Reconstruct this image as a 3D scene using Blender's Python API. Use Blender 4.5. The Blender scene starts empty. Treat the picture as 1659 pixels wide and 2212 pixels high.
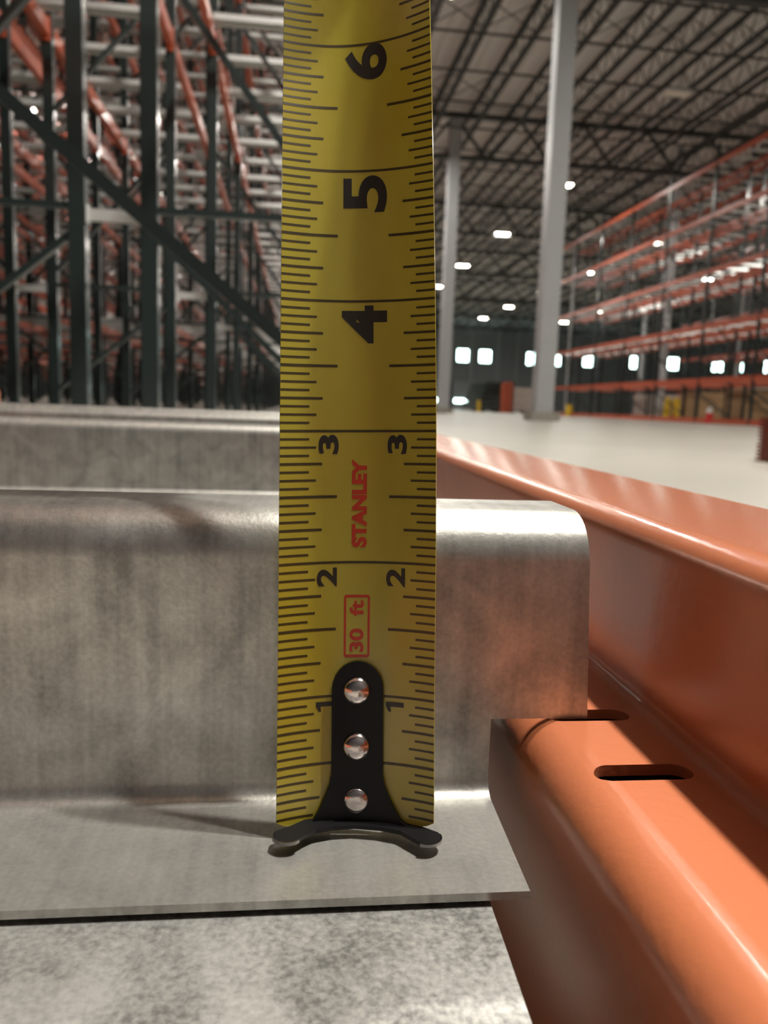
import bpy, bmesh, math, random
from mathutils import Vector, Matrix
random.seed(7)
SC = bpy.context.scene
COL = SC.collection
# ---------------------------------------------------------------- camera
CAM = Vector((-0.0136, -0.1422, 0.0820))
RX = Vector((0.9930, -0.1126, 0.0347)); RY = Vector((0.0189, -0.1378, -0.9903)); RZ = Vector((0.1163, 0.9840, -0.1347))
cd = bpy.data.cameras.new('camera'); cam = bpy.data.objects.new('camera', cd); COL.objects.link(cam)
m3 = Matrix((RX, -RY, -RZ)).transposed()
cam.matrix_world = Matrix.Translation(CAM) @ m3.to_4x4()
cd.sensor_fit = 'HORIZONTAL'; cd.sensor_width = 36.0; cd.lens = 36.0 * 1700 / 1659
cd.clip_start = 0.01; cd.clip_end = 300
cd.dof.use_dof = True; cd.dof.focus_distance = 0.152; cd.dof.aperture_fstop = 33
SC.camera = cam
def proj(p):
    d = Vector(p) - CAM
    z = d.dot(RZ)
    if z < 0.01: return (-9e3, -9e3, z)
    return (1700 * d.dot(RX) / z + 829.5, 1700 * d.dot(RY) / z + 1106, z)
# ---------------------------------------------------------------- world, view, lights
w = bpy.data.worlds.new('world'); SC.world = w; w.use_nodes = True
w.node_tree.nodes['Background'].inputs[0].default_value = (0.75, 0.85, 1, 1)
w.node_tree.nodes['Background'].inputs[1].default_value = 0.15
vs = SC.view_settings
vs.view_transform = 'Standard'; vs.look = 'None'; vs.gamma = 1; vs.use_curve_mapping = False
vs.exposure = 0.0
SC.cycles.use_denoising = True
SC.cycles.max_bounces = 6; SC.cycles.diffuse_bounces = 3; SC.cycles.glossy_bounces = 3
SC.cycles.sample_clamp_indirect = 6
LAMP_W = 180.0
LAMP_COL = (1.0, 0.95, 0.875)
NEAR = {2.45: 6.0}      # strength of the lamps abreast of the camera, by row
# ---------------------------------------------------------------- helpers
def tag(o, label=None, cat=None, group=None, kind=None):
    if label: o['label'] = label
    if cat: o['category'] = cat
    if group: o['group'] = group
    if kind: o['kind'] = kind
    return o
def empty(name, loc=(0, 0, 0)):
    o = bpy.data.objects.new(name, None); o.location = loc; COL.objects.link(o)
    o.empty_display_size = 0.1
    return o
def link(name, me, parent=None, loc=(0, 0, 0)):
    o = bpy.data.objects.new(name, me); o.location = loc; COL.objects.link(o)
    if parent is not None: o.parent = parent
    return o
class MB:
    def __init__(s): s.v = []; s.f = []; s.mi = []; s.cur = 0
    def add(s, vs_, fs):
        b = len(s.v); s.v += [tuple(p) for p in vs_]
        for f in fs: s.f.append(tuple(b + i for i in f)); s.mi.append(s.cur)
    def box(s, a, b):
        x0, y0, z0 = a; x1, y1, z1 = b
        s.add([(x0,y0,z0),(x1,y0,z0),(x1,y1,z0),(x0,y1,z0),(x0,y0,z1),(x1,y0,z1),(x1,y1,z1),(x0,y1,z1)],
              [(0,3,2,1),(4,5,6,7),(0,1,5,4),(1,2,6,5),(2,3,7,6),(3,0,4,7)])
    def bar(s, p, q, w, h=None, up=(0, 0, 1)):
        h = w if h is None else h
        p = Vector(p); q = Vector(q); d = (q - p).normalized()
        u = Vector(up)
        if abs(d.dot(u)) > .98: u = Vector((0, 1, 0))
        a = d.cross(u).normalized() * (w / 2); b = a.cross(d).normalized() * (h / 2)
        vv = []
        for c in (p, q): vv += [c - a - b, c + a - b, c + a + b, c - a + b]
        s.add(vv, [(0,3,2,1),(4,5,6,7),(0,1,5,4),(1,2,6,5),(2,3,7,6),(3,0,4,7)])
    def prism(s, prof, axis, a, b):
        """closed profile polygon swept along axis 'x','y' or 'z'; a/b floats or functions of the profile point"""
        n = len(prof); vv = []
        for e in (a, b):
            for (u, v) in prof:
                t = e(u, v) if callable(e) else e
                vv.append((t, u, v) if axis == 'x' else (u, t, v) if axis == 'y' else (u, v, t))
        fs = [(i, (i + 1) % n, n + (i + 1) % n, n + i) for i in range(n)]
        fs += [tuple(range(n))[::-1], tuple(range(n, 2 * n))]
        s.add(vv, fs)
    def cyl(s, p, q, r, n=16, r2=None):
        p = Vector(p); q = Vector(q); d = (q - p).normalized()
        u = Vector((0, 0, 1)) if abs(d.z) < .9 else Vector((1, 0, 0))
        a = d.cross(u).normalized(); b = d.cross(a); r2 = r if r2 is None else r2
        vv = [c + (a * math.cos(t) + b * math.sin(t)) * rr for c, rr in ((p, r), (q, r2)) for t in [2 * math.pi * i / n for i in range(n)]]
        s.add(vv, [(i, (i+1) % n, n+(i+1) % n, n+i) for i in range(n)] + [tuple(range(n))[::-1], tuple(range(n, 2*n))])
    def mesh(s, name, mats, smooth=None):
        me = bpy.data.meshes.new(name); me.from_pydata(s.v, [], s.f)
        for m in (mats if isinstance(mats, (list, tuple)) else [mats]): me.materials.append(m)
        if any(s.mi): me.polygons.foreach_set('material_index', s.mi)
        bm = bmesh.new(); bm.from_mesh(me); bmesh.ops.recalc_face_normals(bm, faces=bm.faces); bm.to_mesh(me); bm.free()
        if smooth is not None:
            me.polygons.foreach_set('use_smooth', [True] * len(me.polygons))
            me.set_sharp_from_angle(angle=math.radians(smooth))
        me.update(); return me
    def build(s, name, mats, parent=None, smooth=None, loc=(0, 0, 0)):
        return link(name, s.mesh(name, mats, smooth), parent, loc)
def arc(cx, cy, r, a0, a1, n=6):
    return [(cx + r * math.cos(math.radians(a0 + (a1 - a0) * i / n)), cy + r * math.sin(math.radians(a0 + (a1 - a0) * i / n))) for i in range(n + 1)]
# ---------------------------------------------------------------- materials
def mat(name, col, rough=.5, metal=0, coat=0, noise=None, bump=None, emit=None, spec=None, col2=None):
    m = bpy.data.materials.new(name); m.use_nodes = True; nt = m.node_tree; b = nt.nodes['Principled BSDF']
    b.inputs['Base Color'].default_value = (*col, 1); b.inputs['Roughness'].default_value = rough; b.inputs['Metallic'].default_value = metal
    if coat: b.inputs['Coat Weight'].default_value = coat; b.inputs['Coat Roughness'].default_value = .14
    if spec is not None: b.inputs['Specular IOR Level'].default_value = spec
    if emit: b.inputs['Emission Color'].default_value = (*emit[0], 1); b.inputs['Emission Strength'].default_value = emit[1]
    tc = nt.nodes.new('ShaderNodeTexCoord')
    def nz(scale, stretch, detail=4):
        mp = nt.nodes.new('ShaderNodeMapping'); mp.inputs['Scale'].default_value = stretch
        t = nt.nodes.new('ShaderNodeTexNoise'); t.inputs['Scale'].default_value = scale; t.inputs['Detail'].default_value = detail
        nt.links.new(tc.outputs['Object'], mp.inputs[0]); nt.links.new(mp.outputs[0], t.inputs['Vector']); return t
    if noise:
        t = nz(noise[0], noise[2] if len(noise) > 2 else (1, 1, 1)); r = nt.nodes.new('ShaderNodeValToRGB')
        k = noise[1]; c2 = col2 or tuple(c * (1 - k) for c in col)
        r.color_ramp.elements[0].position = .33; r.color_ramp.elements[0].color = (*c2, 1)
        r.color_ramp.elements[1].position = .67; r.color_ramp.elements[1].color = (*col, 1)
        nt.links.new(t.outputs['Fac'], r.inputs[0]); nt.links.new(r.outputs[0], b.inputs['Base Color'])
    if bump:
        t = nz(bump[0], bump[2] if len(bump) > 2 else (1, 1, 1)); bp = nt.nodes.new('ShaderNodeBump')
        bp.inputs['Strength'].default_value = 1; bp.inputs['Distance'].default_value = bump[1]
        nt.links.new(t.outputs['Fac'], bp.inputs['Height']); nt.links.new(bp.outputs[0], b.inputs['Normal'])
    return m
def galv_mat(name, lo, hi, r0, r1, streak):
    """galvanised steel: cloudy zinc patches, vertical rubbing streaks, fine grain"""
    m = bpy.data.materials.new(name); m.use_nodes = True; nt = m.node_tree; b = nt.nodes['Principled BSDF']; N = nt.nodes.new; L = nt.links.new
    tc = N('ShaderNodeTexCoord')
    def noise(scale, st, det=5, dist=0):
        mp = N('ShaderNodeMapping'); mp.inputs['Scale'].default_value = st; t = N('ShaderNodeTexNoise')
        t.inputs['Scale'].default_value = scale; t.inputs['Detail'].default_value = det; t.inputs['Distortion'].default_value = dist
        L(tc.outputs['Object'], mp.inputs[0]); L(mp.outputs[0], t.inputs['Vector']); return t.outputs['Fac']
    def math_(op, a, bb):
        n = N('ShaderNodeMath'); n.operation = op
        for i, x in enumerate((a, bb)):
            if isinstance(x, (int, float)): n.inputs[i].default_value = x
            else: L(x, n.inputs[i])
        return n.outputs[0]
    cloud = noise(60, (1, 1, 1), 6, .6); fine = noise(900, (1, 1, 1), 3); st = noise(26, (16, 1, .5), 3)
    s = math_('ADD', math_('MULTIPLY', cloud, .55), math_('ADD', math_('MULTIPLY', st, streak), math_('MULTIPLY', fine, .45 - streak)))
    r = N('ShaderNodeValToRGB'); r.color_ramp.elements[0].position = .36; r.color_ramp.elements[1].position = .66
    r.color_ramp.elements[0].color = (*lo, 1); r.color_ramp.elements[1].color = (*hi, 1)
    L(s, r.inputs[0]); L(r.outputs[0], b.inputs['Base Color'])
    mr = N('ShaderNodeMapRange'); mr.inputs['From Min'].default_value = .3; mr.inputs['From Max'].default_value = .7
    mr.inputs['To Min'].default_value = r1; mr.inputs['To Max'].default_value = r0
    L(s, mr.inputs['Value']); L(mr.outputs[0], b.inputs['Roughness'])
    b.inputs['Metallic'].default_value = .82
    bp = N('ShaderNodeBump'); bp.inputs['Strength'].default_value = .8; bp.inputs['Distance'].default_value = .00006
    L(math_('ADD', fine, math_('MULTIPLY', cloud, .8)), bp.inputs['Height']); L(bp.outputs[0], b.inputs['Normal'])
    return m
M = {}
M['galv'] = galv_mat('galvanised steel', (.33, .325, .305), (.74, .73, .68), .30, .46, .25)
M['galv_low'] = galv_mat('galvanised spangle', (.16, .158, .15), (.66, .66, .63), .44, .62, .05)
M['galv_far'] = mat('galvanised far', (.72, .72, .70), .30, .5)
M['orange'] = mat('orange gloss paint', (.60, .19, .085), .26, 0, .8, bump=(420, .00012), noise=(8, .08))
M['orange'].node_tree.nodes['Principled BSDF'].inputs['Coat Roughness'].default_value = .22
M['orange_far'] = mat('orange rack paint', (.50, .10, .045), .35, 0, .3)
M['green'] = mat('dark green rack paint', (.017, .025, .024), .28, 0, .5)
M['green_far'] = mat('dark green rack paint dull', (.022, .036, .032), .4)
M['floor'] = mat('sealed concrete', (.40, .385, .34), .38, noise=(.8, .14), bump=(3, .0006))
M['ceil'] = mat('white roof deck', (.82, .79, .76), .7, noise=(.25, .06))
M['joist'] = mat('dark primer steel', (.045, .047, .045), .6)
M['column'] = mat('light grey column paint', (.40, .41, .42), .45, noise=(2, .06))
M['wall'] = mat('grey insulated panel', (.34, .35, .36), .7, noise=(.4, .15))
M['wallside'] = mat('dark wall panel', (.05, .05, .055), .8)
M['window'] = mat('daylit frosted window', (.8, 1, .95), .4, emit=((.72, 1, .93), 9))
M['wframe'] = mat('window frame', (.25, .30, .30), .5)
M['lamp'] = mat('lamp diffuser', (1, 1, 1), .4, emit=((1, .93, .76), 55))
M['lampoff'] = mat('unlit lamp diffuser', (.75, .7, .6), .5)
M['housing'] = mat('lamp housing', (.6, .6, .6), .5)
M['yellow_guard'] = mat('safety yellow', (.75, .50, .03), .5)
M['carton'] = mat('brown cardboard', (.36, .22, .11), .8, noise=(3, .25))
M['carton_pale'] = mat('pale wrapped carton', (.62, .52, .46), .6, noise=(3, .3))
M['white_wrap'] = mat('white stretch wrap', (.8, .8, .78), .4, noise=(4, .2))
M['wood'] = mat('pallet wood', (.35, .24, .13), .8, noise=(6, .3))
M['redplate'] = mat('dark red paint', (.28, .035, .012), .4, noise=(30, .35))
M['red'] = mat('red plastic', (.6, .03, .03), .4)
M['redlamp'] = mat('red beacon', (.8, .05, .08), .4, emit=((1, .08, .12), 3))
M['black'] = mat('black machine paint', (.02, .022, .022), .4)
M['tape'] = mat('yellow lacquered tape', (.45, .40, .045), .25, 0, 1.0, noise=(55, .13, (1, 1, .35)), col2=(.42, .32, .026))
M['ink'] = mat('black print', (.022, .016, .010), .45, 0, .3)
M['inkgreen'] = mat('dark tick print', (.050, .034, .006), .4, 0, .4)
M['inkred'] = mat('red print', (.50, .035, .008), .4, 0, .4)
M['hook'] = mat('black oxide hook', (.004, .004, .005), .42, 0, 0, spec=.3)
M['hookedge'] = mat('polished hook edge', (.35, .34, .34), .22, 1)
M['rivet'] = mat('polished rivet', (.78, .70, .68), .16, 1, bump=(300, .0001))
M['case'] = mat('black tape case', (.03, .03, .03), .5)

# ================================================================ setting
FLOOR = -0.108; CEIL = 9.05
X0, X1, Y0, Y1 = -46.0, 60.0, -4.0, 86.0
def slab(name, a, b, m):
    q = MB(); q.box(a, b); o = q.build(name, m); o['kind'] = 'structure'; return o
slab('floor', (X0, Y0, FLOOR - .2), (X1, Y1, FLOOR), M['floor'])
q = MB()      # ribbed roof deck seen from below
q.box((X0, Y0, CEIL), (X1, Y1, CEIL + .2))
k = X0
while k < X1:
    q.box((k, Y0, CEIL - .05), (k + .55, Y1, CEIL)); k += 1.15
o = q.build('ceiling', M['ceil']); o['kind'] = 'structure'
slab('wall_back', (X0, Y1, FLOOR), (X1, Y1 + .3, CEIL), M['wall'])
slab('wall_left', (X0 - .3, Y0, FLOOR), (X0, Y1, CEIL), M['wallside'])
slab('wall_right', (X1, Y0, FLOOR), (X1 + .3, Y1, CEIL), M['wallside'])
slab('wall_light_block', (X0, Y0 - .3, FLOOR), (X1, Y0, CEIL), M['wallside'])  # unseen wall, set close and dark to cut light from behind the camera
# lit windows high in the back wall: (x, z, width)
wins = [(18.24, 5.74, 1.21), (20.73, 5.74, 1.22), (25.7, 5.69, 0.49), (26.43, 5.72, 0.58), (28.87, 5.72, 0.74), (32.49, 5.77, 1.12), (37.62, 5.77, 0.93), (42.48, 5.81, 1.29), (47.74, 5.82, 1.22), (49.87, 5.85, 0.44), (50.54, 5.88, 0.44), (53.75, 5.9, 0.62)]
for i, (x, z, ww) in enumerate(wins):
    hh = 1.28
    q = MB(); t = .09
    for a, b in (((x-ww/2-t, Y1-.10, z-hh/2-t), (x+ww/2+t, Y1-.0, z-hh/2)), ((x-ww/2-t, Y1-.10, z+hh/2), (x+ww/2+t, Y1-.0, z+hh/2+t)),
                 ((x-ww/2-t, Y1-.10, z-hh/2), (x-ww/2, Y1-.0, z+hh/2)), ((x+ww/2, Y1-.10, z-hh/2), (x+ww/2+t, Y1-.0, z+hh/2))): q.box(a, b)
    wn = q.build('window_%d' % (i + 1), M['wframe']); wn['kind'] = 'structure'
    q = MB(); q.box((x-ww/2, Y1-.05, z-hh/2), (x+ww/2, Y1-.0, z+hh/2)); q.build('pane', M['window'], wn)
for i, (x, ww) in enumerate(((18.21, 1.4), (15.62, 1.1))):      # bright slots under two dock doors
    q = MB(); q.box((x-1.6, Y1-.12, FLOOR), (x+1.6, Y1, 3.0)); d = q.build('door_%d' % (i+1), M['column']); d['kind'] = 'structure'
    q = MB(); q.box((x-ww/2, Y1-.16, .62), (x+ww/2, Y1-.12, 1.02)); q.build('pane', M['window'], d)
# pale wall pilasters
for i, x in enumerate((16.1, 19.2, 22.2, 24.3, 27.3, 33.5, 39.0, 44.0)):
    q = MB(); q.box((x-.2, Y1-.3, FLOOR), (x+.2, Y1, CEIL)); o = q.build('trim_%d' % (i+1), M['column']); o['kind'] = 'structure'

ORD = ['first','second','third','fourth','fifth','sixth','seventh','eighth','ninth','tenth','eleventh','twelfth','thirteenth','fourteenth','fifteenth','sixteenth','seventeenth','eighteenth','nineteenth','twentieth','twenty-first','twenty-second','twenty-third','twenty-fourth','twenty-fifth','twenty-sixth','twenty-seventh','twenty-eighth','twenty-ninth','thirtieth'] + ['thirty-' + k for k in ('first','second','third','fourth','fifth','sixth','seventh','eighth','ninth')] + ['fortieth'] + ['forty-' + k for k in ('first','second','third','fourth','fifth','sixth','seventh','eighth','ninth')]
# ---------------------------------------------------------------- columns
q = MB(); s = .165
q.prism([(-s, -s), (s, -s), (s, s), (-s, s)], 'z', .03, CEIL - .35); col_me = q.mesh('column', M['column'])
q = MB(); s = .085; q.prism([(-s, -s), (s, -s), (s, s), (-s, s)], 'z', .03, CEIL - .35); slim_me = q.mesh('column', M['column'])
q = MB(); q.box((-.24, -.24, 0), (.24, .24, .03)); q.cyl((-.19,-.19,.03),(-.19,-.19,.07),.02,8); q.cyl((.19,-.19,.03),(.19,-.19,.07),.02,8)
base_me = q.mesh('base_plate', M['column'])
q = MB(); q.box((-.27,-.27,0),(.27,.27,.16)); pier_me = q.mesh('footing', mat('dusty footing', (.30,.28,.24), .8))
clabs = [((4.62, 14.35), 'large grey square steel column standing nearest in the open aisle'),
         ((4.62, 24.35), 'grey square column behind the nearest one, beside the tape edge'),
         ((12.15, 25.2), 'slim pale column rising between the right racks, mid depth'),
         ((12.15, 34.35), 'pale column at the far end of the right racks'),
         ((20.0, 34.35), 'pale column behind the second right rack row'),
         ((20.0, 44.35), 'far pale column past the right racks')]
for (x, y), lb in clabs:
    e = empty('building_column', (x, y, FLOOR)); tag(e, lb, 'column', 'building columns')
    slim = x > 11
    link('shaft', slim_me if slim else col_me, e); link('base_plate', base_me, e)
    link('footing', pier_me, e, (0, 0, -.0))
# ---------------------------------------------------------------- girders and joists
GY = [4.35 + 10 * k for k in range(9)]
q = MB(); GL = X1 - X0
q.bar((0, 0, 0), (12, 0, 0), .22, .12); q.bar((0, 0, -1.2), (12, 0, -1.2), .20, .11)
for k in range(6):
    x = 2 * k; q.bar((x, 0, -.02), (x + 1, 0, -1.18), .08); q.bar((x + 1, 0, -1.18), (x + 2, 0, -.02), .08)
gird_me = q.mesh('roof_girder', M['joist'])
for i, gy in enumerate(GY[:8]):
    for j, gx in enumerate((-7.4, 4.6, 16.6, 28.6)):
        p = proj((gx + 6, gy, 8.1))
        if p[2] < 0 or proj((gx + 12, gy, 8.1))[0] < 560 or proj((gx, gy, 7.4))[0] > 1800 or proj((gx, gy, 7.4))[1] < -600: continue
        o = link('roof_girder', gird_me, None, (gx, gy, 8.72))
        tag(o, 'dark open-web roof girder crossing the ceiling, %s line back, %s span from the left' % (ORD[i], ORD[j]), 'girder', 'roof girders')
JD = .62
q = MB()
for z in (0, -JD): q.bar((-.04, 0, z), (-.04, 10, z), .05, .06); q.bar((.04, 0, z), (.04, 10, z), .05, .06)
n = 12
for k in range(n):
    y = 10 * k / n; y2 = 10 * (k + .5) / n; y3 = 10 * (k + 1) / n
    q.bar((0, y, 0), (0, y2, -JD), .022); q.bar((0, y2, -JD), (0, y3, 0), .022)
joist_me = q.mesh('roof_joist', M['joist'])
rest = MB(); njo = 0; jm = joist_me
jv = [tuple(v.co) for v in jm.vertices]; jf = [tuple(p.vertices) for p in jm.polygons]
for i, gy in enumerate([-5.65] + GY[:8]):
    for j in range(46):
        x = -6.45 + 1.15 * j
        pts = [proj((x, gy + d, 8.4)) for d in (.5, 3, 6, 10)]
        if not any(-50 < p[0] < 1720 and -250 < p[1] < 900 and p[2] > 0 for p in pts): continue
        if gy > 50 or x < -5.5:
            rest.add([(a + x, b + gy, c + 8.78) for a, b, c in jv], jf); continue
        o = link('roof_joist', joist_me, None, (x, gy, 8.78)); njo += 1
        tag(o, 'dark open-web roof joist, %s from the left in the %s roof bay' % (ORD[j], ORD[i]), 'joist', 'roof joists')
if rest.v: tag(rest.build('roof_joist', M['joist']), 'mass of dark roof joists far back under the roof', 'joist', kind='stuff')
nb = 0
for k in range(24):
    y = 8.2 + 1.93 * k
    q = MB(); q.bar((0, 0, 0), (44, 0, 0), .05, .04)
    o = q.build('roof_bridging', M['joist'], None, loc=(-6.0, y, 8.14)); nb += 1
    tag(o, 'thin dark bridging rod crossing under the joists, %s from the camera' % ORD[k], 'bridging rod', 'roof bridging')
for i, gy in enumerate(GY[:4]):
    q = MB()
    for j in range(0, 28):
        x = 1.6 + 1.15 * j
        for yy in ((3.3, 7.2) if j % 3 else (3.3,)):
            q.bar((x, gy + yy, 8.16), (x + 1.15, gy + yy, 8.78), .02); q.bar((x, gy + yy, 8.78), (x + 1.15, gy + yy, 8.16), .02)
    o = q.build('cross_bracing', M['joist'])
    tag(o, 'thin crossed rods between joists in the %s roof bay' % ORD[i + 1], 'bracing', 'roof cross bracing', 'stuff')
# ---------------------------------------------------------------- high bay lamps
q = MB(); q.box((-.32, -.17, 0), (.32, .17, .06)); q.box((-.12, -.08, .06), (.12, .08, .14)); hous_me = q.mesh('housing', M['housing'])
q = MB(); q.box((-.29, -.15, -.015), (.29, .15, 0)); dif_me = q.mesh('diffuser', M['lamp']); 
q = MB(); q.box((-.29, -.15, -.015), (.29, .15, 0)); difoff_me = q.mesh('diffuser', M['lampoff'])
q = MB(); q.bar((-.2, 0, .06), (0, 0, 1.48), .012); q.bar((.2, 0, .06), (0, 0, 1.48), .012); hang_me = q.mesh('hanger', M['joist'])
def lamp(x, y, z, label, lit=True, power=1.0):
    e = empty('high_bay_lamp', (x, y, z)); tag(e, label, 'ceiling lamp', 'high bay ceiling lamps')
    link('housing', hous_me, e); (link('diffuser', dif_me if lit else difoff_me, e) if power < 2 else None); link('hanger', hang_me, e)
    if lit:
        twin = power > 2           # two-module fixture
        for dy in ((-.29, .29) if twin else (0,)):
            L = bpy.data.lights.new('lamp_light', 'AREA'); L.shape = 'RECTANGLE'; L.size = .34 if twin else .58; L.size_y = .16 if twin else .30
            L.energy = LAMP_W * power * ((.6 if dy > 0 else .4) if twin else 1); L.color = LAMP_COL
            lo = bpy.data.objects.new('lamp_light', L); lo.location = (0, dy, -.03); COL.objects.link(lo); lo.parent = e
            if twin: link('diffuser', dif_me, e, (0, dy, 0))
for rx, rn in ((2.45, 'row over the near aisle'), (8.75, 'middle row over the open aisle'), (15.6, 'row above the right racks'), (22.6, 'row beyond the right racks'), (-5.2, 'row over the left racks'), (-12.5, 'outer row over the left racks')):
    for j, ry in enumerate((.16, 7.3, 15.1, 18.6, 26.5, 34.3, 42.3, 50.0, 58.0, 66.0)):
        if rx == 8.75 and j == 2 or rx in (2.45, 22.6) and j == 0 and rx > 20: continue
        if rx != 8.75 and j == 3: ry = 22.8
        if rx < 0 and ry < 20: continue
        if rx == 15.6 and ry == 26.5 or rx == 22.6 and ry == 34.3 or rx < 0 and ry > 60: continue
        if j == 0 and rx not in NEAR: continue
        lit = not (rx == 8.75 and j == 3)
        lamp(rx, ry, 7.55, ('white lit' if lit else 'unlit pale') + ' rectangular ceiling lamp, %s in the %s' % (ORD[j], rn), lit, NEAR.get(rx, 1) if j == 0 else 1.9 if rx < 0 else 1)

# ================================================================ racking
# upright post: open C section with lips
def c_post(h):
    q = MB(); t = .004; W = .033; D = .033
    q.prism([(-W, -D), (W, -D), (W, D), (.018, D), (.018, D - t), (W - t, D - t), (W - t, -D + t), (-W + t, -D + t), (-W + t, D - t), (-.018, D - t), (-.018, D), (-W, D)], 'z', 0, h)
    return q
HT = 7.35
post_me = c_post(HT).mesh('upright', M['green'])
q = MB(); q.box((-.07, -.06, 0), (.07, .06, .008)); foot_me = q.mesh('base_plate', M['green'])
def brace_me(p, q_, w=.038):
    b = MB(); b.bar(p, q_, w * .7, w, up=(0, 1, 0)); return b.mesh('brace', M['green'])
depth_cache = {}
def bracing(dx, right_high):
    """list of meshes: local x 0..dx between post centres, z from the floor"""
    key = (round(dx, 3), right_high)
    if key in depth_cache: return depth_cache[key]
    out = []; zf = -FLOOR
    A, B = (dx - .03, .03) if right_high else (.03, dx - .03)
    zs = [(.72 + 1.05 * k, .93 + 1.05 * (k - 1)) for k in range(1, 7)]
    out.append(((A, 0, .72 + zf), (B, 0, .12 + zf)))
    for hi, lo in zs: out.append(((A, 0, hi + zf), (B, 0, lo + zf)))
    for k in range(7): 
        if k % 2 == 0: out.append(((.03, 0, .83 + 1.05 * k + zf), (dx - .03, 0, .83 + 1.05 * k + zf)))
    ms = [brace_me(a, b) for a, b in out]
    joined = MB()
    for a, b in out: joined.bar(a, b, .03, .038, up=(0, 1, 0))
    depth_cache[key] = (ms, joined.mesh('bracing', M['green'])); return depth_cache[key]
def frame(xa, xb, y, label, group, near, right_high=False, horizontals=True):
    e = empty('pallet_rack', (xa, y, FLOOR)); tag(e, label, 'pallet rack', group)
    dx = xb - xa
    for x in (0, dx): link('upright', post_me, e, (x, 0, 0)); 
    for x in (0, dx): link('base_plate', foot_me, e, (x, 0, 0))
    ms, jn = bracing(dx, right_high)
    if near:
        for k, m in enumerate(ms):
            if not horizontals and k > 6: continue
            link('brace', m, e)
    else:
        b = link('bracing', jn, e); b['kind'] = 'stuff'
    return e
beam_cache = {}
def beam_meshes(L, big=1.0):
    k = (round(L, 3), big)
    if k not in beam_cache:
        q = MB(); prof = [(u * big, v * big) for u, v in [(-.022, -.05), (.022, -.05), (.022, .042), (-.004, .042), (-.004, .010), (-.022, .010)]]
        q.prism(prof, 'y', .04, L - .04); b = q.mesh('beam_body', M['orange_far'])
        q = MB(); q.box((-.025, .0, -.08), (.025, .040, .07)); c = q.mesh('connector', M['orange_far'])
        beam_cache[k] = (b, c, prof)
    return beam_cache[k]
sup_cache = {}; SL = {.125: 'nearest', .375: 'second', .625: 'third', .875: 'farthest'}
def sup_mesh(dx):
    k = round(dx, 3)
    if k not in sup_cache:
        prof = [(-.055,0),(-.025,0),(-.022,.045),(-.016,.05),(.016,.05),(.022,.045),(.025,0),(.055,0),(.055,-.002),(.023,-.002),(.020,.043),(.015,.048),(-.015,.048),(-.020,.043),(-.023,-.002),(-.055,-.002)]
        q = MB(); q.prism(prof, 'x', .03, dx - .03); sup_cache[k] = q.mesh('deck_support', M['galv_far'])
    return sup_cache[k]
LEV = [.0, 1.04, 2.48, 3.94, 5.40, 6.75]
LEVN = ['floor level', 'first level', 'second level', 'third level', 'fourth level', 'top level']
frames, beams, sups, spacers = [], [], [], []
# left block: rows run along Y, frames across
rows = [(-.607, .10)] + [(-1.69 - 1.08 * k, -.89 - 1.08 * k) for k in range(26)]
fy = [3.28 + 2.44 * k for k in range(23)]
rown = ['row beside tape'] + ['%s row left of tape' % ORD[k] for k in range(40)]
def vis(pts, mx=60, top=-120):
    return any(-mx < p[0] < 1659 + mx and top < p[1] < 1150 for p in (proj(a) for a in pts) if p[2] > 0)
for r, (xa, xb) in enumerate(rows):
    ys = ([1.58] if r == 0 else [.84]) + fy
    for i, y in enumerate(ys):
        if not (r > 0 and i == 0) and vis([(xa, y, .3), (xb, y, .3), (xa, y, 3), (xb, y, 3)]) or (r == 0 and i == 0):
            frames.append((proj((xb, y, 0))[2], xa - (.09 if r == 0 and i == 0 else 0), xb, y, r % 2 == 1, 'dark green rack frame, %s, %s frame back' % (rown[r], ORD[i]), 'left rack frames', r, i))
        if i + 1 < len(ys):
            y2 = ys[i + 1]
            for li, z in enumerate(LEV):
                if y < 1.6 and r < 3 and li in (2, 3, 4): continue
                if li < 1 or li == 1 and y < 10: continue
                for side, x in (('left', xa), ('right', xb)):
                    if vis([(x, y + t * (y2 - y), z) for t in (0, .25, .5, .75, 1)], 10, -20):
                        beams.append((proj((x, (y + y2) / 2, z))[2], x, y, y2 - y, z, 'orange rack beam, %s, %s side of %s, %s bay back' % (LEVN[li], side, rown[r], ORD[i]), 'left rack beams'))
                for t in (.125, .375, .625, .875):
                    yy = y + t * (y2 - y)
                    if vis([(xa, yy, z), (xb, yy, z), ((xa + xb) / 2, yy, z)], 10, -20):
                        sups.append((proj(((xa + xb) / 2, yy, z))[2], xa, xb, yy, z, 'galvanised deck support, %s, %s, %s bay back, %s slot' % (LEVN[li], rown[r], ORD[i], SL[t]), 'left rack deck supports'))
    if r > 0:
        for i, y in enumerate(fy[:7]):
            x0 = xb; x1 = rows[r - 1][0]
            for k, z in enumerate((.80, 2.9)):
                if vis([((x0 + x1) / 2, y, z)], 40, -20): spacers.append((x0, x1, y, z, r, i, k))
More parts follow.
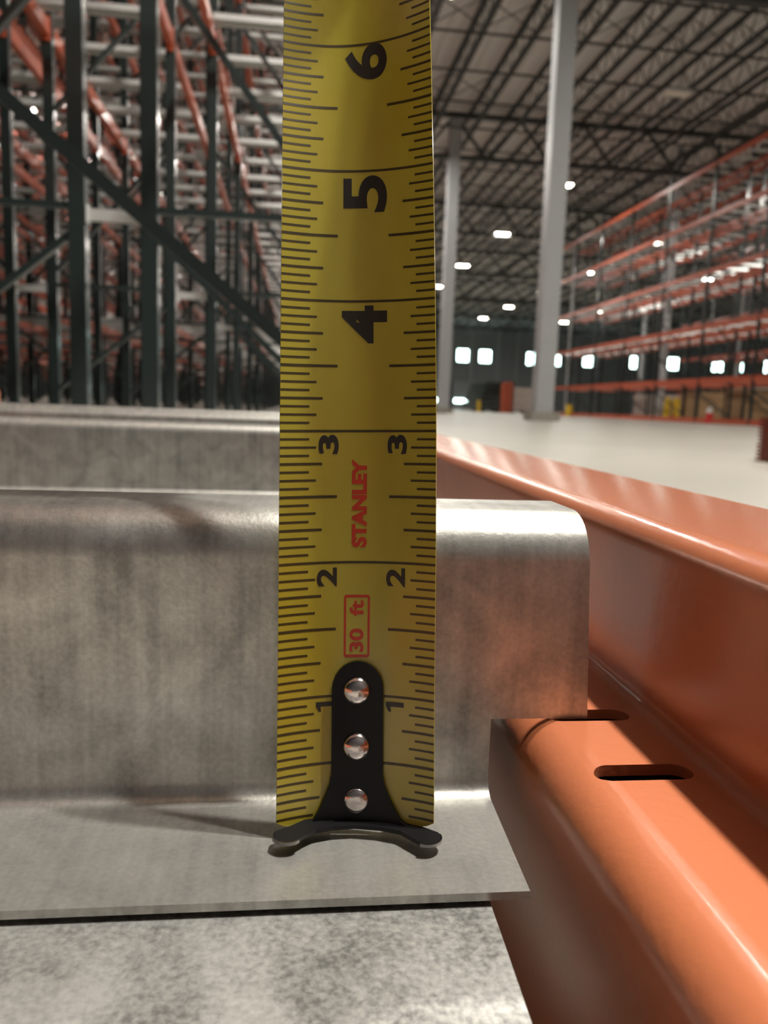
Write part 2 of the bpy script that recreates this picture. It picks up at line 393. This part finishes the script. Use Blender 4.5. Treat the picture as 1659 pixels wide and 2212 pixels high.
# the near bays overhead, around and behind the camera
for r in range(3):
    xa, xb = rows[r]
    for li in (2, 3, 4):
        for (ya, yb, bn) in ((-1.07, 1.58, 'bay overhead'), (1.58, 3.28, 'bay ahead')):
            for side, x in (('left', xa), ('right', xb)):
                if not vis([(x, ya + t * (yb - ya), LEV[li]) for t in (.5, 1)], 10, -20):
                    beams.append((1, x, ya, yb - ya, LEV[li], 'orange rack beam, %s, %s side of %s, %s' % (LEVN[li], side, rown[r], bn), 'left rack beams'))
                elif r == 0:
                    beams.append((1, x, ya, yb - ya, LEV[li], 'orange rack beam, %s, %s side of %s, %s' % (LEVN[li], side, rown[r], bn), 'left rack beams'))
            for t in (.125, .375, .625, .875):
                sups.append((1, xa, xb, ya + t * (yb - ya), LEV[li], 'galvanised deck support, %s, %s, %s, %s slot' % (LEVN[li], rown[r], bn, SL[t]), 'left rack deck supports'))
# right block
rrows = [(11.0, 11.95), (12.35, 13.3), (16.9, 17.85), (18.25, 19.2)]
ry = [33.6 - 2.6 * k for k in range(9)]
rrn = ['front right rack row', 'back-to-back right rack row', 'third right rack row', 'fourth right rack row']
for r, (xa, xb) in enumerate(rrows):
    for i, y in enumerate(ry):
        if vis([(xa, y, .3), (xb, y, .3), (xa, y, 3)]):
            frames.append((proj((xb, y, 0))[2], xa, xb, y, False, 'dark rack frame, %s, %s from its far end' % (rrn[r], ORD[i]), 'right rack frames', 99, i))
        if i + 1 < len(ry):
            y2 = ry[i + 1]
            for li, z in enumerate(LEV):
                zz = -.035 if li == 0 else z
                for side, x in (('aisle', xa), ('rear', xb)):
                    if vis([(x, y2, zz), (x, y, zz)], 10, -20) and not (li == 0 and side == 'rear'):
                        beams.append((proj((x, (y + y2) / 2, zz))[2] * .55, x, y2, y - y2, zz, 'orange rack beam, %s, %s side of %s, %s bay from far end' % (LEVN[li], side, rrn[r], ORD[i]), 'right rack beams'))
                if li > 0:
                    for t in (.125, .375, .625, .875):
                        yy = y2 + t * (y - y2)
                        if vis([(xa, yy, z)], 10, -20):
                            sups.append((proj((xa, yy, z))[2] * .8, xa, xb, yy, z, 'galvanised deck support, %s, %s, %s bay from end, %s slot' % (LEVN[li], rrn[r], ORD[i], SL[t]), 'right rack deck supports'))
frames.sort(key=lambda a: a[0]); beams.sort(key=lambda a: a[0]); sups.sort(key=lambda a: a[0])
print('COUNT frames', len(frames), 'beams', len(beams), 'sups', len(sups))
farF = MB()
for n_, (d, xa, xb, y, rh, lb, gr, r, i) in enumerate(frames):
    if n_ < 120:
        frame(xa, xb, y, lb, gr, d < 9.5, rh if r != 99 else False, horizontals=not (r == 0 and i == 0))
    else:
        for x in (xa, xb): farF.box((x - .038, y - .035, FLOOR), (x + .038, y + .035, HT))
        for k in range(7): farF.bar((xa, y, .72 + 1.05 * k), (xb, y, -.1 + 1.05 * k), .03)
if farF.v: tag(farF.build('pallet_rack', M['green']), 'dense far rack frames at the back of the left racks', 'pallet rack', kind='stuff')
farB = MB()
for n_, (d, x, y, L, z, lb, gr) in enumerate(beams):
    b, c, prof = beam_meshes(L, 1.5 if gr.startswith('right') else 1.0)
    if n_ < 300:
        e = empty('rack_beam', (x, y, z)); tag(e, lb, 'rack beam', gr)
        link('beam_body', b, e); link('connector', c, e); link('connector', c, e, (0, L - .045, 0))
    else: farB.prism([(x + u, z + v) for u, v in prof], 'y', y, y + L)
if farB.v: tag(farB.build('rack_beam', M['orange_far']), 'mass of far orange rack beams deep in the racks', 'rack beam', kind='stuff')
farS = MB()
for n_, (d, xa, xb, yy, z, lb, gr) in enumerate(sups):
    zt = z + .012
    if n_ < 290:
        tag(link('deck_support', sup_mesh(xb - xa), None, (xa, yy, zt)), lb, 'deck support', gr)
    else: farS.prism([(yy - .03, zt), (yy - .02, zt + .05), (yy + .02, zt + .05), (yy + .03, zt)], 'x', xa, xb)
if farS.v: tag(farS.build('deck_support', M['galv_far']), 'mass of far galvanised deck supports deep in the racks', 'deck support', kind='stuff')
for (x0, x1, y, z, r, i, k) in spacers:
    q = MB(); q.bar((x0 + .038, 0, 0), (x1 - .038, 0, 0), .03, .045)
    q.box((x0 + .036, -.03, -.035), (x0 + .04, .03, .035)); q.box((x1 - .04, -.03, -.035), (x1 - .036, .03, .035))
    o = q.build('row_spacer', M['galv_far'], None, loc=(0, y - .0, z))
    tag(o, 'short galvanised spacer, %s frame back, right side of %s, %s' % (ORD[i + 1], rown[r], ('lower', 'upper')[k]), 'row spacer', 'row spacers')

# ---------------------------------------------------------------- goods on the floor behind the right racks
def pallet_load(x, y, w, d, h, m, lb, nx=2, nz=3, name='pallet_load', cat='cartons', group='floor loads'):
    e = empty(name, (x, y, FLOOR)); tag(e, lb, cat, group)
    q = MB()
    for k in range(5): q.box((-w/2 + k*w/5 + .01, -d/2, .10), (-w/2 + (k+1)*w/5 - .02, d/2, .125))
    for k in (-1, 0, 1): q.box((k*(w/2-.05)-.05, -d/2, 0), (k*(w/2-.05)+.05, d/2, .10))
    q.build('pallet', M['wood'], e)
    cw = w / nx; ch = (h - .125) / nz
    q = MB(); q.box((.008, -d/2, .004), (cw - .008, d/2, ch - .004)); me = q.mesh('carton', m)
    for i in range(nx):
        for j in range(nz):
            link('carton', me, e, (-w/2 + i*cw + random.uniform(-.01, .01), random.uniform(-.02, .02), .125 + j*ch))
    return e
pallet_load(13.0, 21.2, 1.1, 1.0, 1.0, M['carton'], 'brown carton stack on a pallet under the right racks, centre')
pallet_load(14.9, 23.4, 1.6, 1.2, 1.15, M['carton_pale'], 'pale pink-brown carton stack behind the right racks')
pallet_load(14.4, 19.0, 1.2, 1.2, .9, M['carton_pale'], 'pale carton stack nearest the right edge behind the racks')
pallet_load(15.3, 28.0, 1.5, 1.2, 1.1, M['carton'], 'tan carton stack behind the rack, left of the yellow guards')
pallet_load(15.0, 31.5, 1.5, 1.2, 1.0, M['carton_pale'], 'pale carton stack near the far end of the racks')
pallet_load(13.2, 26.0, 1.0, 1.0, .7, M['carton'], 'low brown carton stack beside the far yellow guards')
pallet_load(15.6, 20.6, .8, .8, 1.0, M['white_wrap'], 'white wrapped bale under the racks near the right edge', 1, 2)
pallet_load(18.2, 25.5, 2.4, 1.2, 1.3, M['carton'], 'wide brown carton stack in the back aisle')
pallet_load(17.8, 22.3, 2.2, 1.2, 1.2, M['carton_pale'], 'wide pale carton stack in the back aisle')
pallet_load(17.9, 30.3, 2.6, 1.2, 1.2, M['carton'], 'wide tan carton stack far down the back aisle')
def guard(x, y, h, lb, name='post_guard'):
    q = MB(); q.prism(arc(0, 0, .09, 180, 360, 8) + [(.09, .05), (.075, .05)] + arc(0, 0, .075, 360, 180, 8) + [(-.075, .05), (-.09, .05)], 'z', 0, h)
    o = q.build(name, M['yellow_guard'], None, smooth=40, loc=(x, y, FLOOR)); tag(o, lb, 'post guard', 'yellow guards')
guard(12.15, 24.7, .75, 'yellow guard on the slim pale column, left one'); guard(12.5, 24.75, .75, 'yellow guard on the slim pale column, right one')
guard(10.9, 30.6, .45, 'short yellow guard on a post near the rack end'); guard(11.2, 31.2, .45, 'short yellow guard at the rack end')
guard(9.6, 40.6, .6, 'yellow bollard beside the dark bundle by the far wall', 'bollard')
q = MB(); q.cyl((0,0,0),(0,0,.28),.09,12); o = q.build('extinguisher', M['red'], None, smooth=40, loc=(11.0, 19.9, FLOOR)); tag(o, 'small red cylinder on the floor under the right racks', 'cylinder')
q = MB(); q.cyl((0,0,.28),(0,0,.42),.085,12, .05); q.build('cap', M['white_wrap'], o, smooth=40)
# bundle of dismantled racking and load in the distance
e = empty('rack_bundle', (10.75, 44.0, FLOOR)); tag(e, 'dark bundle of dismantled rack posts at the end of the aisle', 'rack bundle')
for j in range(6):
    q = MB(); q.box((-.95 + .1*j, -2.0, .06 + .27*j), (.55 + .12*j, 2.0, .27 + .27*j)); q.build('post_layer', M['green_far'], e)
q = MB(); q.box((.3, -1.0, 0), (1.0, -.2, .06)); q.box((-.8, -1, 0), (-.2, -.2, .06)); q.build('skid', M['wood'], e)
e = empty('beam_bundle', (11.15, 40.9, FLOOR)); tag(e, 'upright bundle of orange beams beside the dark bundle', 'beam bundle')
for j in range(4):
    q = MB(); q.box((-.24 + .12*j, -.3, 0), (-.14 + .12*j, .3, 1.55 + .06*(j % 2))); q.build('beam', M['orange_far'], e)
e = pallet_load(12.2, 41.2, 1.5, 1.2, 1.35, M['carton_pale'], 'pale grey-brown load right of the orange beam bundle', 3, 3)
# dark red plates at the right edge of the near floor
e = empty('plate_stack', (2.135, 3.05, FLOOR)); tag(e, 'dark red stack of ridged steel plates at right edge of aisle floor', 'plate stack')
for k in range(12):
    q = MB(); dx = random.uniform(-.004, .004); q.box((-.09 + dx, -.10, .0165 * k), (.20 + dx, .12, .0165 * k + .011)); q.build('plate', M['redplate'], e)
    if k < 11: q = MB(); q.box((-.08, -.09, .0165 * k + .011), (.19, .11, .0165 * k + .0165)); q.build('packer', M['redplate'], e)
q = MB(); q.box((0,0,0),(.5,.12,.35)); o = q.build('exit_beacon', M['redlamp'], None, loc=(28.1, Y1 - .13, 6.7)); tag(o, 'small red light above a window on the far wall', 'beacon')

# ================================================================ FOREGROUND
# ---- step beam (hollow section)
def step_profile():
    p = [(.043, -.082)]
    p += arc(.0455, .0070, .0095, 180, 90, 8)
    p += arc(.0630, .0195, .0030, 270, 360, 4)
    p += arc(.0725, .0510, .0065, 180, 90, 7)
    p += arc(.1145, .0500, .0075, 90, 0, 7)
    p += [(.122, -.082)]
    return p
def inset(p, t):
    n = len(p); out = []
    for i in range(n):
        a = Vector(p[i - 1]); b = Vector(p[i]); c = Vector(p[(i + 1) % n])
        d1 = (b - a).normalized(); d2 = (c - b).normalized()
        n1 = Vector((d1.y, -d1.x)); n2 = Vector((d2.y, -d2.x))   # clockwise profile: inward is to the right
        m = (n1 + n2); m = m / max(.3, m.dot(n1)) if m.length > 1e-6 else n1
        out.append(tuple(b + m * t))
    return out
def hollow_beam(name, y0, y1, mirror=None):
    P = step_profile(); I = inset(P, .0022); n = len(P)
    v = []; f = []
    for y in (y0, y1):
        for q_ in (P, I): v += [((mirror - (u)) if mirror is not None else u, y, z) for u, z in q_]
    for i in range(n):
        j = (i + 1) % n
        f.append((i, j, 2*n + j, 2*n + i)); f.append((n + j, n + i, 3*n + i, 3*n + j))
        f.append((i, n + i, n + j, j)); f.append((2*n + j, 3*n + j, 3*n + i, 2*n + i))
    q = MB(); q.v = v; q.f = f; q.mi = [0] * len(f)
    return q
hb = hollow_beam('beam_body', -1.04, 1.54)
me0 = hb.mesh('beam_body', M['orange'])
tmp = link('tmp', me0)
cutters = []
for yc, xa, xb, rr in ((-.0112, .0425, .0612, .0031), (.0157, .0425, .0606, .0031)):
    q = MB(); pr = arc(xb - rr, yc, rr, -90, 90, 10) + arc(xa + rr, yc, rr, 90, 270, 10)
    q.prism(pr, 'z', .004, .030)
    c = q.build('tmpc', M['orange']); cutters.append(c)
    mod = tmp.modifiers.new('b', 'BOOLEAN'); mod.operation = 'DIFFERENCE'; mod.object = c; mod.solver = 'EXACT'
dg = bpy.context.evaluated_depsgraph_get()
beam_me = bpy.data.meshes.new_from_object(tmp.evaluated_get(dg))
bpy.data.objects.remove(tmp)
for c in cutters: bpy.data.objects.remove(c)
beam_me.polygons.foreach_set('use_smooth', [True] * len(beam_me.polygons)); beam_me.set_sharp_from_angle(angle=math.radians(40))
e = empty('step_beam', (0, 0, 0)); tag(e, 'glossy orange slotted step beam running back at the right of the tape', 'rack beam')
o = link('beam_body', beam_me, e); o.name = 'beam_body'
for y in (-1.07, 1.54):
    q = MB(); q.box((.05, y - .0, -.075), (.128, y + .02, .085)); q.build('connector', M['orange'], e)
e = empty('step_beam', (0, 0, 0)); tag(e, 'orange step beam carrying the left ends of the galvanised channels', 'rack beam')
hollow_beam('beam_body', -1.04, 1.54, mirror=-.56).build('beam_body', M['orange'], e, smooth=40)
for y in (-1.07, 1.54):
    q = MB(); q.box((-.688, y - .0, -.075), (-.61, y + .02, .085)); q.build('connector', M['orange'], e)

# ---- galvanised hat channels
T_ = .0015
def thick(path, t):
    """sheet of thickness t on the right-hand side of the path"""
    back = []
    n = len(path)
    for i in range(n):
        a = Vector(path[max(0, i - 1)]); c = Vector(path[min(n - 1, i + 1)])
        d = (c - a).normalized(); back.append((path[i][0] + d.y * t, path[i][1] - d.x * t))
    return path + back[::-1]
def hat_path(h=.0605):
    p = [(-.0207, 0)]
    p += arc(.0100, .0042, .0042, 270, 360, 5)
    p = [(u, v) for u, v in p]
    p += [(.0142, .0165)]
    p += arc(.0242, h - .0100, .0100, 180, 90, 9)
    p += arc(.0400, h - .0075, .0075, 90, 0, 7)
    p += [(.0475, .0165)]
    p += arc(.0517, .0042, .0042, 180, 270, 5)
    p += [(.080, 0)]
    return p
full = hat_path(); 
def xe(u, v): return .0294 - (.0010 if u < -.01 else 0)
def xt(u, v): return .0507 - .055 * max(0, v - .0166)
XL = -.588
q = MB()
path = []; ends = []
for u, v in full:
    if abs(v - .0165) < 1e-6:
        pair = [(.0294, u, v), (.0507, u, v)]
        if u > .03: pair = pair[::-1]
        for en, uu, vv in pair: path.append((uu, vv)); ends.append(en)
    else:
        path.append((u, v)); ends.append(xt(u, v) if v > .0165 else xe(u, v))
def normals(pts):
    out = []
    for i in range(len(pts)):
        a = i
        while a > 0 and (Vector(pts[a]) - Vector(pts[i])).length < 1e-7: a -= 1
        c = i
        while c < len(pts) - 1 and (Vector(pts[c]) - Vector(pts[i])).length < 1e-7: c += 1
        d = (Vector(pts[c]) - Vector(pts[a])).normalized(); out.append((d.y, -d.x))
    return out
nrm = normals(path); nP = len(path)
for x_of in (lambda i: XL + .006, lambda i: ends[i]):
    for off in (0, T_):
        for i, (u, v) in enumerate(path): q.v.append((x_of(i), u + nrm[i][0] * off, v + nrm[i][1] * off))
for i in range(nP - 1):
    same = path[i] == path[i + 1]
    if not same:
        q.f += [(i, i+1, 2*nP+i+1, 2*nP+i), (nP+i, 3*nP+i, 3*nP+i+1, nP+i+1), (i, nP+i, nP+i+1, i+1)]
    q.f.append((2*nP+i, 2*nP+i+1, 3*nP+i+1, 3*nP+i))
for i in (0, nP - 1): q.f.append((i, 2*nP+i, 3*nP+i, nP+i))
q.mi = [0] * len(q.f)
chan_me = q.mesh('channel', M['galv'], 40)
names = ['thick galvanised hat channel that the tape measure stands on, notched right end',
         'second galvanised hat channel, directly behind the one under the tape',
         'third galvanised hat channel behind the tape',
         'farthest galvanised hat channel of the near shelf bay']
for i, y in enumerate((0, .545, 1.02, 1.42)):
    o = link('deck_channel', chan_me, None, (0 if i == 0 else random.uniform(-.004, .0), y, 0)); tag(o, names[i], 'channel', 'galvanised deck channels')
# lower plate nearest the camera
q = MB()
pp = [(-.062, -.030), (-.062, -.0026), (-.03, -.0026), (.0060, -.0026), (.50, -.0026)]  # unseen run back under the channels added to keep the floor beneath dark
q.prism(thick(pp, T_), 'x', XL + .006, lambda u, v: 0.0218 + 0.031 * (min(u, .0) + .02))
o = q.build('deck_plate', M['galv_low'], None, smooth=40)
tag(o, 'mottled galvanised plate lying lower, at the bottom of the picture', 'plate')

# ---- tape measure
TP = [(-0.02, (-0.01534,-0.00206,-0.00039),(-0.00027,0.00005,-0.00002),(0.01422,-0.00541,0.00064)),
(1.00, (-0.01558,0.00154,0.02571),(-0.00059,0.00366,0.02607),(0.01381,-0.00179,0.02674)),
(2.00, (-0.01585,0.00507,0.05127),(-0.00083,0.00719,0.05164),(0.01358,0.00174,0.05230)),
(3.00, (-0.01611,0.00855,0.07644),(-0.00116,0.01067,0.07680),(0.01318,0.00523,0.07746)),
(4.00, (-0.01638,0.01240,0.10139),(-0.00158,0.01454,0.10174),(0.01253,0.00872,0.10241)),
(5.00, (-0.01666,0.01730,0.12658),(-0.00210,0.01866,0.12696),(0.01166,0.01228,0.12764)),
(6.00, (-0.01693,0.02445,0.15195),(-0.00255,0.02463,0.15238),(0.01056,0.01561,0.15315)),
(7.00, (-0.01722,0.03252,0.17872),(-0.00294,0.03241,0.17915),(0.01002,0.02290,0.17994)),
(8.50, (-0.01753,0.04644,0.22076),(-0.00316,0.04632,0.22120),(0.00991,0.03680,0.22199))]
def interp(v, k):
    n = len(TP); i = 0
    while i < n - 2 and v > TP[i + 1][0]: i += 1
    t0, t1 = TP[i][0], TP[i + 1][0]; h = t1 - t0; s = (v - t0) / h
    p0, p1 = Vector(TP[i][k]), Vector(TP[i + 1][k])
    def slope(j):
        if j == 0: return (Vector(TP[1][k]) - Vector(TP[0][k])) / (TP[1][0] - TP[0][0])
        if j == n - 1: return (Vector(TP[-1][k]) - Vector(TP[-2][k])) / (TP[-1][0] - TP[-2][0])
        return (Vector(TP[j + 1][k]) - Vector(TP[j - 1][k])) / (TP[j + 1][0] - TP[j - 1][0])
    m0, m1 = slope(i) * h, slope(i + 1) * h
    return (2*s**3 - 3*s**2 + 1) * p0 + (s**3 - 2*s**2 + s) * m0 + (-2*s**3 + 3*s**2) * p1 + (s**3 - s**2) * m1
def S0(t, v):
    L, C_, R_ = interp(v, 1), interp(v, 2), interp(v, 3)
    return L * (1 - t) * (1 - 2*t) + C_ * 4 * t * (1 - t) + R_ * t * (2*t - 1)
def S(t, v, off=0.0):
    p = S0(t, v)
    if off:
        du = S0(t + .01, v) - S0(t - .01, v); dv = S0(t, v + .02) - S0(t, v - .02)
        p = p + du.cross(dv).normalized() * off      # towards the reader
    return p
tape = empty('tape_measure', (0, 0, .0)); tag(tape, 'yellow steel tape measure blade standing upright on the galvanised channel', 'tape measure')
q = MB(); NU, NV = 24, 90; V0, V1 = .065, 8.5
idx = {}
for side, off in ((0, 0.0), (1, -.00022)):
    for j in range(NV + 1):
        v = V0 + (V1 - V0) * j / NV
        for i in range(NU + 1):
            t = i / NU
            vv_ = v
            if j == 0: vv_ = v + .045 * max(0, (abs(t - .5) - .44) / .06)     # clipped corners
            idx[(side, i, j)] = len(q.v); q.v.append(tuple(S(t, vv_, off)))
for j in range(NV):
    for i in range(NU):
        q.f.append((idx[0,i,j], idx[0,i+1,j], idx[0,i+1,j+1], idx[0,i,j+1])); q.f.append((idx[1,i,j], idx[1,i,j+1], idx[1,i+1,j+1], idx[1,i+1,j]))
    for i, s1 in ((0, 0), (NU, 1)): q.f.append((idx[0,i,j], idx[0,i,j+1], idx[1,i,j+1], idx[1,i,j]))
for i in range(NU):
    for j in (0, NV): q.f.append((idx[0,i,j], idx[0,i+1,j], idx[1,i+1,j], idx[1,i,j]))
q.mi = [0] * len(q.f)
blade = q.build('blade', M['tape'], tape, smooth=50)
# ticks
q = MB()
def strip(q, t0, t1, v, hw, n):
    b = len(q.v)
    for i in range(n + 1):
        t = t0 + (t1 - t0) * i / n
        q.v.append(tuple(S(t, v - hw, .00003))); q.v.append(tuple(S(t, v + hw, .00003)))
    for i in range(n): q.f.append((b + 2*i, b + 2*i + 2, b + 2*i + 3, b + 2*i + 1)); q.mi.append(0)
for k in range(2, 16 * 8):
    v = k / 16
    hw = .0085
    if k % 16 == 0: strip(q, 0, 1, v, .0095, 24); continue
    if k % 8 == 0: l, r = .365, .295; hw = .0105
    elif k % 4 == 0: l, r = .268, .200; hw = .0098
    elif k % 2 == 0: l, r = .228, .155
    else: l, r = .183, .118
    if k == 8: l, r = .42, .40
    strip(q, 0, l, v, hw, 8); strip(q, 1 - r, 1, v, hw, 6)
tk = q.build('scale_ticks', M['inkgreen'], blade)
# lettering
def text_poly(body, bold=.02):
    cu = bpy.data.curves.new('t', 'FONT'); cu.body = body; cu.size = 1; cu.offset = bold; cu.resolution_u = 6
    ob = bpy.data.objects.new('t', cu); COL.objects.link(ob)
    dg = bpy.context.evaluated_depsgraph_get(); dg.update()
    me = bpy.data.meshes.new_from_object(ob.evaluated_get(dg)); bpy.data.objects.remove(ob)
    return me
def letters(q, body, v0, v1, t_base, t_top, bold=.02):
    me = text_poly(body, bold); bm = bmesh.new(); bm.from_mesh(me)
    bmesh.ops.remove_doubles(bm, verts=bm.verts, dist=1e-5)
    bmesh.ops.triangulate(bm, faces=bm.faces)
    xs = [v.co.x for v in bm.verts]; ys = [v.co.y for v in bm.verts]
    x0, x1, y0, y1 = min(xs), max(xs), min(ys), max(ys)
    for _ in range(2): 
        long = [e_ for e_ in bm.edges if e_.calc_length() > .18]
        if long: bmesh.ops.subdivide_edges(bm, edges=long, cuts=1, use_grid_fill=False); bmesh.ops.triangulate(bm, faces=bm.faces)
    bm.verts.index_update(); b = len(q.v)
    for v in bm.verts:
        fx = (v.co.x - x0) / (x1 - x0); fy_ = (v.co.y - y0) / (y1 - y0)
        q.v.append(tuple(S(t_base + (t_top - t_base) * fy_, v0 + (v1 - v0) * fx, .000045)))
    for f_ in bm.faces: q.f.append(tuple(b + v.index for v in f_.verts)); q.mi.append(0)
    bm.free()
def numeral(ch, *a):
    q = MB(); letters(q, ch, *a); return q.build('numeral', M['ink'], blade)
numeral('7', 6.70, 6.97, .708, .418, .03)
numeral('6', 5.715, 6.00, .708, .418, .028)
numeral('5', 4.68, 4.965, .697, .403, .028)
numeral('4', 3.675, 3.968, .692, .392, .030)
numeral('3', 2.825, 2.972, .374, .243, .035); numeral('3', 2.825, 2.972, .819, .694, .035)
numeral('2', 1.82, 1.962, .368, .238, .03); numeral('2', 1.82, 1.962, .811, .69, .03)
for t0 in (.240, .696):
    q = MB(); P1 = [(0, .960), (0, .928), (.018, .888), (.034, .888), (.030, .925), (.115, .925), (.115, .960)]
    b = len(q.v); q.v += [tuple(S(t0 + t, v, .000045)) for t, v in P1]; q.f = [(0, 1, 4), (1, 2, 3), (1, 3, 4), (0, 4, 5), (0, 5, 6)]; q.mi = [0] * 5
    q.build('numeral', M['ink'], blade)
q = MB(); letters(q, 'STANLEY', 2.113, 2.785, .562, .462, .055); q.build('brand_lettering', M['inkred'], blade)
q = MB()
letters(q, '30  ft', 1.325, 1.712, .546, .454, .03)
tb0, tb1, vb0, vb1, lw = .424, .579, 1.296, 1.744, .014
strip(q, tb0, tb1, vb0, .0105, 6); strip(q, tb0, tb1, vb1, .0105, 6)
for t in (tb0, tb1):
    b = len(q.v)
    for i in range(9):
        v = vb0 + (vb1 - vb0) * i / 8
        q.v.append(tuple(S(t - lw/2, v, .00003))); q.v.append(tuple(S(t + lw/2, v, .00003)))
    for i in range(8): q.f.append((b+2*i, b+2*i+1, b+2*i+3, b+2*i+2)); q.mi.append(0)
q.build('length_mark', M['inkred'], blade)
# hook: plate riveted on the blade, then a foot bent towards the camera
half = [(.020, .285), (.060, .280), (.100, .262), (.140, .228), (.153, .200), (.160, .17)]
def hw_at(v):     # half width in t at height v
    if v > 1.055:
        r = .170; dy = (v - 1.055) / .205
        return r * math.sqrt(max(0, 1 - dy * dy))
    if v > .42: return .170
    if v > .10: s_ = (.42 - v) / .32; return .170 + .115 * (s_ ** 1.5)
    return .285 + (.10 - v) * 1.2
q = MB(); vs_l = [.03, .06, .10, .16, .22, .28, .34, .42, .55, .7, .85, 1.0, 1.055] + [1.055 + .205 * math.sin(math.radians(a)) for a in (15, 30, 45, 58, 70, 80, 87)]
n = 10; cx_t = .512
for off in (.0011, .0001):
    for v in vs_l:
        hwid = hw_at(v)
        for i in range(n + 1): q.v.append(tuple(S(cx_t + hwid * (2*i/n - 1), v, off)))
nv = len(vs_l); tot = nv * (n + 1)
for j in range(nv - 1):
    for i in range(n):
        a = j*(n+1)+i; q.f.append((a, a+1, a+n+2, a+n+1)); q.f.append((tot+a, tot+a+n+1, tot+a+n+2, tot+a+1))
    for i in (0, n): a = j*(n+1)+i; q.f.append((a, a+n+1, tot+a+n+1, tot+a))
for j in (0, nv - 1):
    for i in range(n): a = j*(n+1)+i; q.f.append((a, a+1, tot+a+1, tot+a))
q.mi = [0] * len(q.f)
hook = q.build('hook', M['hook'], tape, smooth=40)
# foot of the hook (horizontal plate with two rounded toes)
def foot_outline():
    pts = []
    pts += [(-.0060, .0012), (-.0060, -.0002), (.0050, -.0008), (.0050, .0006)]   # slot at the bend handled as a back notch
    return pts
q = MB()
zt, zb = .0027, .0019
yb = -.0015
outl = [(-.0085, .0012)] + [(-.0125, -.0020)] + arc(-.0133, -.0052, .0026, 150, 300, 10) + [(-.0098, -.0052), (-.0080, -.0038), (-.0045, -.0028), (-.0005, -.0025), (.0040, -.0034), (.0078, -.0050)] + arc(.0125, -.0072, .0027, 250, 390, 10) + [(.0120, -.0035), (.0072, .0000), (.0052, -.0006), (.0046, -.0017), (-.0044, -.0010), (-.0050, .0004)]
q.prism(outl, 'z', zb, zt)
fo = q.build('hook_foot', M['hook'], hook)
for c, a0, a1 in (((-.0133, -.0052), 195, 320), ((.0125, -.0072), 235, 375)):
    q = MB()
    A = arc(c[0], c[1], .00275, a0, a1, 14)
    for (x0_, y0_), (x1_, y1_) in zip(A[:-1], A[1:]): q.bar((x0_, y0_, zt - .0003), (x1_, y1_, zt - .0003), .0003, .0006)
    q.build('worn_edge', M['hookedge'], fo)
# rivets: domed heads
for v, r, h in ((1.045, .00272, .0016), (.628, .00272, .0016), (.222, .00240, .0007)):
    q = MB(); c = S(.5075, v, .0010)
    du = (S(.52, v) - S(.49, v)).normalized(); dv = (S(.505, v + .03) - S(.505, v - .03)).normalized(); nn = du.cross(dv).normalized()
    rings = 7; seg = 28
    for j in range(rings):
        a = math.pi / 2 * j / rings
        for i in range(seg):
            b_ = 2 * math.pi * i / seg
            q.v.append(tuple(c + (du * math.cos(b_) + dv * math.sin(b_)) * r * math.cos(a) ** .8 + nn * h * math.sin(a)))
    q.v.append(tuple(c + nn * h)); top = len(q.v) - 1
    for j in range(rings - 1):
        for i in range(seg): q.f.append((j*seg+i, j*seg+(i+1) % seg, (j+1)*seg+(i+1) % seg, (j+1)*seg+i))
    for i in range(seg): q.f.append(((rings-1)*seg+i, (rings-1)*seg+(i+1) % seg, top))
    q.mi = [0] * len(q.f)
    q.build('rivet', M['rivet'], hook, smooth=60)
# the case that the blade runs into, above the picture
q = MB()
ce = interp(8.5, 2)
pr = arc(.030, .030, .012, 0, 90, 5) + arc(-.030, .030, .012, 90, 180, 5) + arc(-.030, -.030, .006, 180, 270, 4) + arc(.030, -.030, .006, 270, 360, 4)
q.prism([(ce.y + .02 + u, ce.z + .040 + v) for u, v in pr], 'x', -.024, .018)
q.build('case', M['case'], tape, smooth=40)
